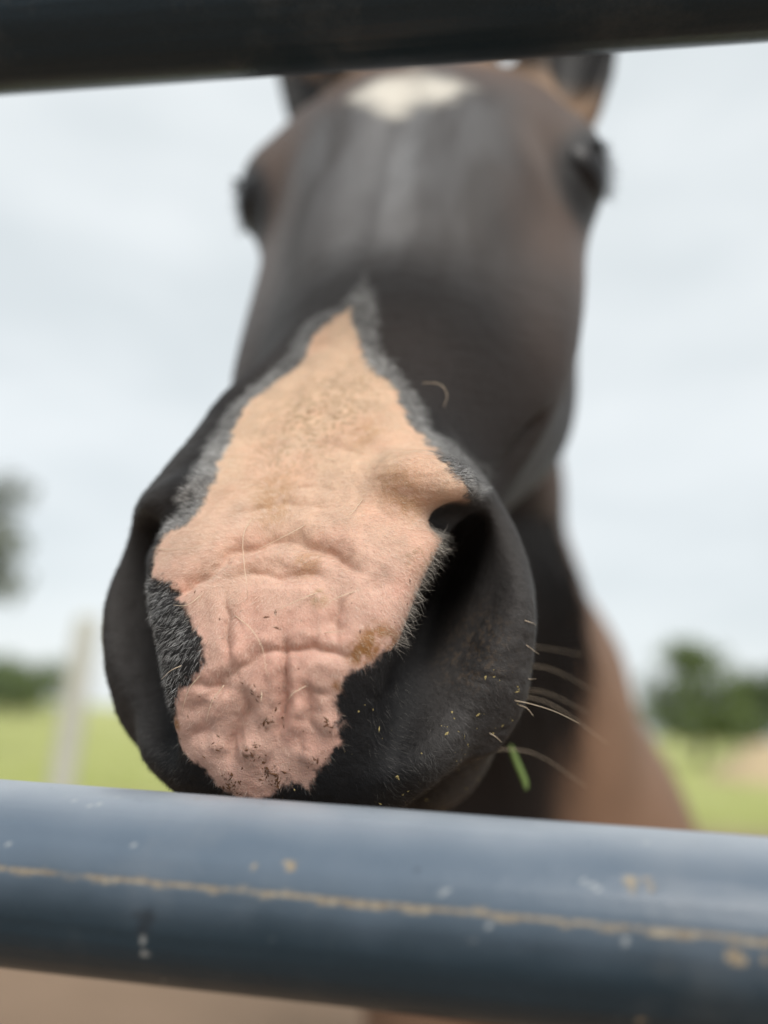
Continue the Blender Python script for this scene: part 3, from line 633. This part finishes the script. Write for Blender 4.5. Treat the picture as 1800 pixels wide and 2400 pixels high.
# stains, dust and mud with shapes of their own
SC = {1: (.29, .135, .045, .95), 2: (.47, .265, .13, .5), 3: (.40, .27, .12, .55), 4: (.36, .235, .13, .55), 5: (.16, .085, .05, .75)}
for bx, by, r, k in DECAL['stain']:
    d = np.hypot(X[:, 0]-bx*1e-4, X[:, 1]-by*1e-4)/(r*1e-4); g_ = fbm(P3, 900 if k in (4, 5) else 420, 70+k, 3)
    q = sstep(1.15-d, 0, .8)*sstep(g_, .50 if k in (4, 5) else .30, .64 if k in (4, 5) else .56)*SC[k][3]*pink[I]
    c[I] = c[I]*(1-q[:, None])+np.array(SC[k][:3])*q[:, None]
# faint dust on the nostril wing
q = sstep(.020-np.hypot(X[:, 0]-.060, X[:, 1]+.055), 0, .014)*sstep(fbm(P3, 1100, 80, 2), .55, .68)*.8; c[I] = c[I]*(1-q[:, None])+np.array([.10, .075, .055])*q[:, None]
def coat_mat():
    m = mat('horse_coat'); t = NT(m); tc = t.n('ShaderNodeTexCoord').outputs['Object']; co_ = t.attr('coat'); mk = t.n('ShaderNodeSeparateColor', {0: t.attr('masks').outputs['Color']})
    fine = t.noise(tc, 1800, 2, .6); mid = t.noise(tc, 420, 3, .6)
    col = t.mix(t.math('MULTIPLY', fine, .5), co_.outputs['Color'], t.mix(1., co_.outputs['Color'], (.72, .66, .62), 'MULTIPLY'))
    rough = t.math('ADD', .50, t.math('MULTIPLY', mk.outputs[1], .16)); rough = t.math('ADD', rough, t.math('MULTIPLY', mid, .10))
    h = t.math('ADD', fine, t.math('MULTIPLY', mid, .8))
    p = t.out({'Base Color': col, 'Roughness': rough, 'Specular IOR Level': t.math('ADD', .24, t.math('MULTIPLY', mk.outputs[2], .18)), 'Normal': t.bump(h, .5, .0006), 'Sheen Weight': t.math('MULTIPLY', mk.outputs[2], .10), 'Sheen Roughness': .4,
               'Subsurface Weight': t.math('MULTIPLY', mk.outputs[0], .16), 'Subsurface Radius': (1., .35, .2), 'Subsurface Scale': .003})
    return m
base_w = np.array([.3, 1.6, 0.])
horse = tag(empty('horse', base_w), 'dark brown horse with a pink patched muzzle resting on the gate', 'horse')
Vw = to_world(V); body = mesh('body', Vw, [Q], coat_mat(), horse, loc=base_w)
attr(body, 'coat', c); attr(body, 'masks', np.stack([pink, (1-pink)*sstep(-a, -.17, -.03), (1-pink)*sstep(a, .05, .2)*(1-nb)*sstep(n, -.10, -.05)], 1))
print('body', round(_t.time()-_t0, 1))

# --- eyes
eye_m = mat('eye'); t_ = NT(eye_m); t_.out({'Base Color': (.008, .006, .006, 1), 'Roughness': .38, 'Specular IOR Level': .3})
lash_m = simple('eyelash', (.012, .011, .012), .5, .1)
# eyeballs set into the brow where it faces outwards and forwards
EYE_P, EYE_N = np.array([0.1107, 0.2771, -0.0302]), np.array([0.8411, -0.5007, 0.2047])
for s in (-1, 1):
    m3 = np.array([s, 1, 1]); B3 = np.stack([HL, HA, HN]); _e = EYE_P-EYE_N*.0155; ctr = world_of(s*_e[0], _e[1], _e[2]); ez = (EYE_N*m3)@B3; ez /= np.linalg.norm(ez)
    ex = HA-HA@ez*ez; ex /= np.linalg.norm(ex); ey = np.cross(ez, ex)
    u = np.linspace(0, np.pi, 25); w_ = np.linspace(0, 2*np.pi, 37)[:-1]; UU, WW = np.meshgrid(u, w_, indexing='ij')
    q = np.stack([np.sin(UU)*np.cos(WW)*.0185, np.sin(UU)*np.sin(WW)*.0225, np.cos(UU)*.0180], -1).reshape(-1, 3)
    P = ctr+q[:, :1]*ex+q[:, 1:2]*ey+q[:, 2:]*ez; ii = (np.arange(24)[:, None]*36+np.arange(36)[None]).ravel(); jj = (np.arange(24)[:, None]*36+((np.arange(36)+1) % 36)[None]).ravel()
    eye_o = mesh('eye', to_world(P), [np.stack([ii, ii+36, jj+36, jj], 1)], eye_m, horse)
    VV, FF, of = [], [], 0
    for k in range(46):
        th = -1.2+2.4*k/45; r0 = ctr+.012*ez+.0165*math.cos(th)*ex+.018*math.sin(th)*ey
        d = .9*ez+.55*math.cos(th)*ex+.5*math.sin(th)*ey; ln = .004+.004*rng.random()
        vv, f_ = tube(to_world(smooth_path([r0, r0+d*ln*.6, r0+d*ln-ex*ln*.3], 4)), np.linspace(.0004, .0001, 4), 3, False); VV.append(vv); FF += [x+of for x in f_]; of += len(vv)
    o = mesh('eyelashes', np.concatenate(VV), [np.concatenate(FF)], lash_m, horse); o['kind'] = 'stuff'; o.parent = eye_o; o.location = -np.array(eye_o.location)-np.array(horse.location)

# --- short fur as fine tapered blades
def hair_mat():
    m = mat('fur'); t = NT(m); t.out({'Base Color': t.attr('tint').outputs['Color'], 'Roughness': .5, 'Specular IOR Level': .22}); return m
hair_m = hair_mat()
nQ = Q[near[Q].all(1)]; ar = np.linalg.norm(np.cross(V[nQ[:, 2]]-V[nQ[:, 0]], V[nQ[:, 3]]-V[nQ[:, 1]]), axis=1)*.5
def sample(w, k):
    p = ar*w; cs = np.cumsum(p); i = np.searchsorted(cs, rng.random(k)*cs[-1]); i = np.minimum(i, len(nQ)-1); q = nQ[i]; u, s = rng.random((2, k, 1))
    bl = lambda A: (A[q[:, 0]]*(1-u)+A[q[:, 1]]*u)*(1-s)+(A[q[:, 3]]*(1-u)+A[q[:, 2]]*u)*s
    return q, bl(V), bl(Nn), bl
def flow(lq, vq, k):
    """lie of the coat in the (lateral, vertical) plane of the muzzle"""
    s = np.sign(lq); fan = np.clip(np.abs(lq)/.045, 0, 1.4)
    dl = s*fan*.9; dv = np.where(vq > .02, -1., np.where(vq > -.03, .15-.35*fan, -.8))
    return dl, dv
def make_hair(name, P, N, D, ln, rad, tint, lift):
    k = len(P); D = D-(D*N).sum(1, keepdims=True)*N; D /= np.linalg.norm(D, axis=1, keepdims=True)+1e-9
    S = np.cross(N, D); d1 = D*np.cos(lift)[:, None]+N*np.sin(lift)[:, None]; d2 = D*np.cos(lift*.45)[:, None]+N*np.sin(lift*.45)[:, None]
    P0 = P-N*.0001; P1 = P0+d1*(ln*.5)[:, None]; P2 = P1+d2*(ln*.5)[:, None]; r = rad[:, None]*S
    VV = np.stack([P0-r, P0+r, P1-r*.8, P1+r*.8, P2], 1).reshape(-1, 3); b = np.arange(k)[:, None]*5
    o = mesh(name, to_world(VV), [b+np.array([[0, 1, 3, 2]]), b+np.array([[2, 3, 4]])], hair_m, horse)
    attr(o, 'tint', np.repeat(tint, 5, 0)); o['kind'] = 'stuff'; return o
HV = .733*HA+.68*HN          # 'up' of the muzzle plane
qp = pink[nQ].mean(1); qr = roan[nQ].mean(1); qc = incup[nQ].mean(1); qv = v[nQ].mean(1); ql = l[nQ].mean(1); qa = a[nQ].mean(1); qz = V[nQ][:, :, 2].mean(1)
foc = sstep(-qz, -.36, -.30); facing = sstep(-(Nn[nQ].mean(1)*(V[nQ].mean(1)/np.linalg.norm(V[nQ].mean(1), axis=1, keepdims=True))).sum(1), -.35, .0)
def batch(name, w, k, l0, l1, r0, r1, colf, lift0, lift1, jitter):
    q, P, N, bl = sample(w*facing, k); lq, aq, nq = local(P); vq = .733*aq+.68*nq
    dl, dv = flow(lq, vq, k); ang = rng.normal(0, jitter, k)+1.6*(fbm(P, 95, 91, 2)-.5); dl, dv = dl*np.cos(ang)-dv*np.sin(ang), dl*np.sin(ang)+dv*np.cos(ang)
    D = dl[:, None]*HL+dv[:, None]*HV
    return make_hair(name, P, N, D, l0+(l1-l0)*rng.random(k), r0+(r1-r0)*rng.random(k), colf(bl, k, vq), lift0+(lift1-lift0)*rng.random(k))
def pale(bl, k, vq):
    b = bl(c); t = (rng.random((k, 1))**1.5*.8); return b*(1-t)+np.array([.88, .77, .63])*t
batch('pale_fur', qp*foc*np.interp(qv, [-.09, -.06, -.03, .1], [.06, .2, 1, 1]), 32000, .0013, .0027, .000026, .000042, pale, .25, .6, .45)
batch('black_fur', (1-qp)*(1-.75*qc)*(.2+.8*foc)*sstep(-qa, -.15, -.07), 42000, .0018, .0036, .00003, .000045, lambda bl, k, vq: np.minimum(bl(c), .11)*(.6+2.2*rng.random((k, 1))**3), .2, .55, .4)
lowl = sstep(-qv, .055, .075)*sstep(np.abs(ql), .030, .040)*sstep(-np.abs(ql), -.075, -.055)*(1-qp)
patchl = sstep(.022-np.hypot(ql+.032, (qv+.045)*.75), 0, .008)*(1-qp)*(1-qc)
batch('grey_fur', (qr*.9+patchl*.30)*(.35+1.1*fbm(V[nQ].mean(1), 160, 96, 2))*(1-qp)*(1-.8*qc), 13000, .0018, .0036, .000028, .000045, lambda bl, k, vq: np.array([.60, .595, .585])*(.2+.8*rng.random((k, 1))), .3, .8, .35)
batch('wing_fur', lowl*(1-.6*qc), 9000, .0024, .0040, .00002, .00003, lambda bl, k, vq: np.array([.36, .34, .32])*(.05+.45*rng.random((k, 1))**2.5), .25, .6, .3)
# longer hairs fringing the inner edge of the nostrils
edge = sstep(qp, .2, .5)*sstep(-np.abs(cup[nQ].mean(1)-.0022), -.0020, -.0004)
q, P, N, bl = sample(edge*(qv > -.085)*(qv < -.012)+1e-9, 520); lq, aq, nq = local(P)
D = np.sign(lq)[:, None]*HL*1.2-.55*HV+rng.normal(0, .35, (520, 3)); gl = rng.random((520, 1))
make_hair('nostril_hair', P, N, D, .003+.006*rng.random(520), np.full(520, .00003), np.array([.74, .68, .60])*(.2+.8*gl), .45+.5*rng.random(520))
# --- whiskers and loose pale hairs, one by one
wm = simple('whisker', (.72, .58, .42), .4, .15, 40, .5)
for wpts in WHISK:
    P = np.array(wpts, float).reshape(-1, 3)*1e-5; P = smooth_path(P, 12); vv, f_ = tube(to_world(P), np.linspace(.00013, .00005, 12), 5); mesh('whisker', vv, f_, wm, horse)
# --- long whiskers of chin and lower lip
wr_ = np.random.default_rng(21)
for k in range(5):
    r0 = np.array([.050+.014*wr_.random(), -.050+.06*wr_.random(), -.098-.022*wr_.random()]); ln = .035+.05*wr_.random(); d = np.array([1., -.25+.5*wr_.random(), -.55+.5*wr_.random()]); d /= np.linalg.norm(d)
    p1, p2 = r0+d*ln*.5, r0+d*ln+np.array([0, -.012, -.010])*wr_.random()*1.5
    P = np.array([world_of(*r0), world_of(*p1), world_of(*p2)]); vv, f_ = tube(to_world(smooth_path(P, 9)), np.linspace(.00012, .00004, 9), 5); mesh('whisker', vv, f_, wm, horse)
# --- forelock: brown tufts between the ears
VV, FF, of = [], [], 0; mr = np.random.default_rng(4)
for k in range(420):
    t = mr.random()*2-1; r0 = world_of(.052*t, .455+.012*mr.random(), -.004-.020*abs(t)); ln = .025+.035*mr.random()
    g1 = r0+ln*(.5*HN-.25*HA+.25*t*HL)+mr.normal(0, .004, 3); g2 = r0+ln*(.55*HN-.9*HA+.8*t*HL)*.8+mr.normal(0, .006, 3)
    vv, f_ = tube(to_world(smooth_path([r0-HN*.004, g1, g2], 6)), np.linspace(.0008, .0003, 6), 3, False); VV.append(vv); FF += [x+of for x in f_]; of += len(vv)
mesh('forelock', np.concatenate(VV), [np.concatenate(FF)], simple('forelock_hair', (.25, .15, .085), .5, .4, 30, .4), horse)
# --- dark mane hanging behind the jaw
VV, FF, of = [], [], 0; mr = np.random.default_rng(3)
rt = np.nonzero((nb > .4) & (Nn[:, 2] < -.1) & (V[:, 0] > .15*V[:, 2]) & (V[:, 0] < .225*V[:, 2]) & (V[:, 1] > -.26*V[:, 2]) & (V[:, 1] < .0) & (V[:, 2] < 1.0))[0]
for k in mr.choice(rt, 620):
    r0 = V[k]; N0 = Nn[k]; ln = .10+.10*mr.random()
    e1 = r0+N0*.016+np.array([.010, -.5*ln, -.006])+mr.normal(0, .006, 3); e2_ = r0+N0*.010+np.array([.016+.015*mr.random(), -ln, -.004])+mr.normal(0, .009, 3)
    vv, f_ = tube(to_world(smooth_path([r0-N0*.002, e1, e2_], 6)), np.linspace(.0008, .0003, 6), 3, False); VV.append(vv); FF += [x+of for x in f_]; of += len(vv)
o = mesh('mane', np.concatenate(VV), [np.concatenate(FF)], simple('mane_hair', (.016, .015, .016), .38, .4, 30, .5), horse)
print('fur', round(_t.time()-_t0, 1))

# ================================================================ small things on the muzzle
def crumbs(name, w, k, s0, s1, col, label, elong=2.2, seed=0):
    r = np.random.default_rng(seed); q, P, N, bl = sample(w+1e-12, k); A = np.cross(N, r.normal(0, 1, (k, 3))); A /= np.linalg.norm(A, axis=1, keepdims=True); B = np.cross(N, A)
    s = (s0+(s1-s0)*r.random(k)**2.5)[:, None]; e = 1+(elong-1)*r.random((k, 1)); j = lambda: 1+.4*r.normal(0, 1, (k, 1))
    VV = np.stack([P-A*s*e*j(), P-B*s*j(), P+A*s*e*j(), P+B*s*j(), P+N*s*.7, P-N*s*.4], 1).reshape(-1, 3); b = np.arange(k)[:, None]*6
    F = np.concatenate([b+np.array([x]) for x in ((0, 1, 4), (1, 2, 4), (2, 3, 4), (3, 0, 4), (1, 0, 5), (2, 1, 5), (3, 2, 5), (0, 3, 5))])
    return tag(mesh(name, to_world(VV), [F], simple(name+'_colour', col, .8, .5, 900, .2), smooth=False), label, 'crumbs', kind='stuff')
cl = sum(np.exp(-((ql-x*1e-4)**2+(qv-y*1e-4)**2)/(2*(r_*1e-4)**2))*w_ for x, y, r_, w_ in [(DECAL['bump'][k][0]+dx, DECAL['bump'][k][1]+dy, r_, 1.) for k, dx, dy, r_ in ((3, 8, -14, 14), (3, 22, 10, 9), (1, 2, -8, 9), (5, 4, 0, 12), (2, 10, -12, 10), (8, 0, 0, 9), (13, -10, -20, 24), (9, 0, -30, 20), (4, 10, -22, 12))])
crumbs('mud_crumbs', cl*qp*(qv < -.05)+.006*qp*(qv < -.03), 330, .00006, .00046, (.13, .062, .032), 'brown mud crumbs stuck to the pink upper lip', 4, 1)
crumbs('chaff_crumbs', (1-qp)*sstep(-qv, .056, .078)*sstep(ql, -.005, .018)*(1-qc)*(fbm(V[nQ].mean(1), 200, 95) > .5), 700, .00007, .00048, (.45, .36, .15), 'yellowish chaff specks on the black lip below the nostril', 2.5, 2)
# blade of grass held in the corner of the mouth
gb = smooth_path([(.0535, -.0990, .325), (.0562, -.1060, .325), (.0592, -.1130, .325), (.0605, -.1175, .325)], 12); wv = np.interp(np.linspace(0, 1, 12), [0, .3, .8, 1], [.0009, .0015, .0014, .0005])
sd_ = np.array([.9, .35, .2]); sd_ /= np.linalg.norm(sd_); GV = np.stack([gb-sd_*wv[:, None], gb+np.array([0, 0, .0005]), gb+sd_*wv[:, None], gb+np.array([0, 0, .0008])], 1).reshape(-1, 3)
ii = (np.arange(11)[:, None]*4+np.arange(4)[None]).ravel(); jj = (np.arange(11)[:, None]*4+((np.arange(4)+1) % 4)[None]).ravel()
tag(mesh('grass_blade', to_world(GV), [np.stack([ii, jj, jj+4, ii+4], 1)], simple('fresh_grass', (.17, .25, .08), .5, .2, 200, .4)), 'fresh green grass blade hanging from the mouth', 'grass blade')
print('scene built', round(_t.time()-_t0, 1))
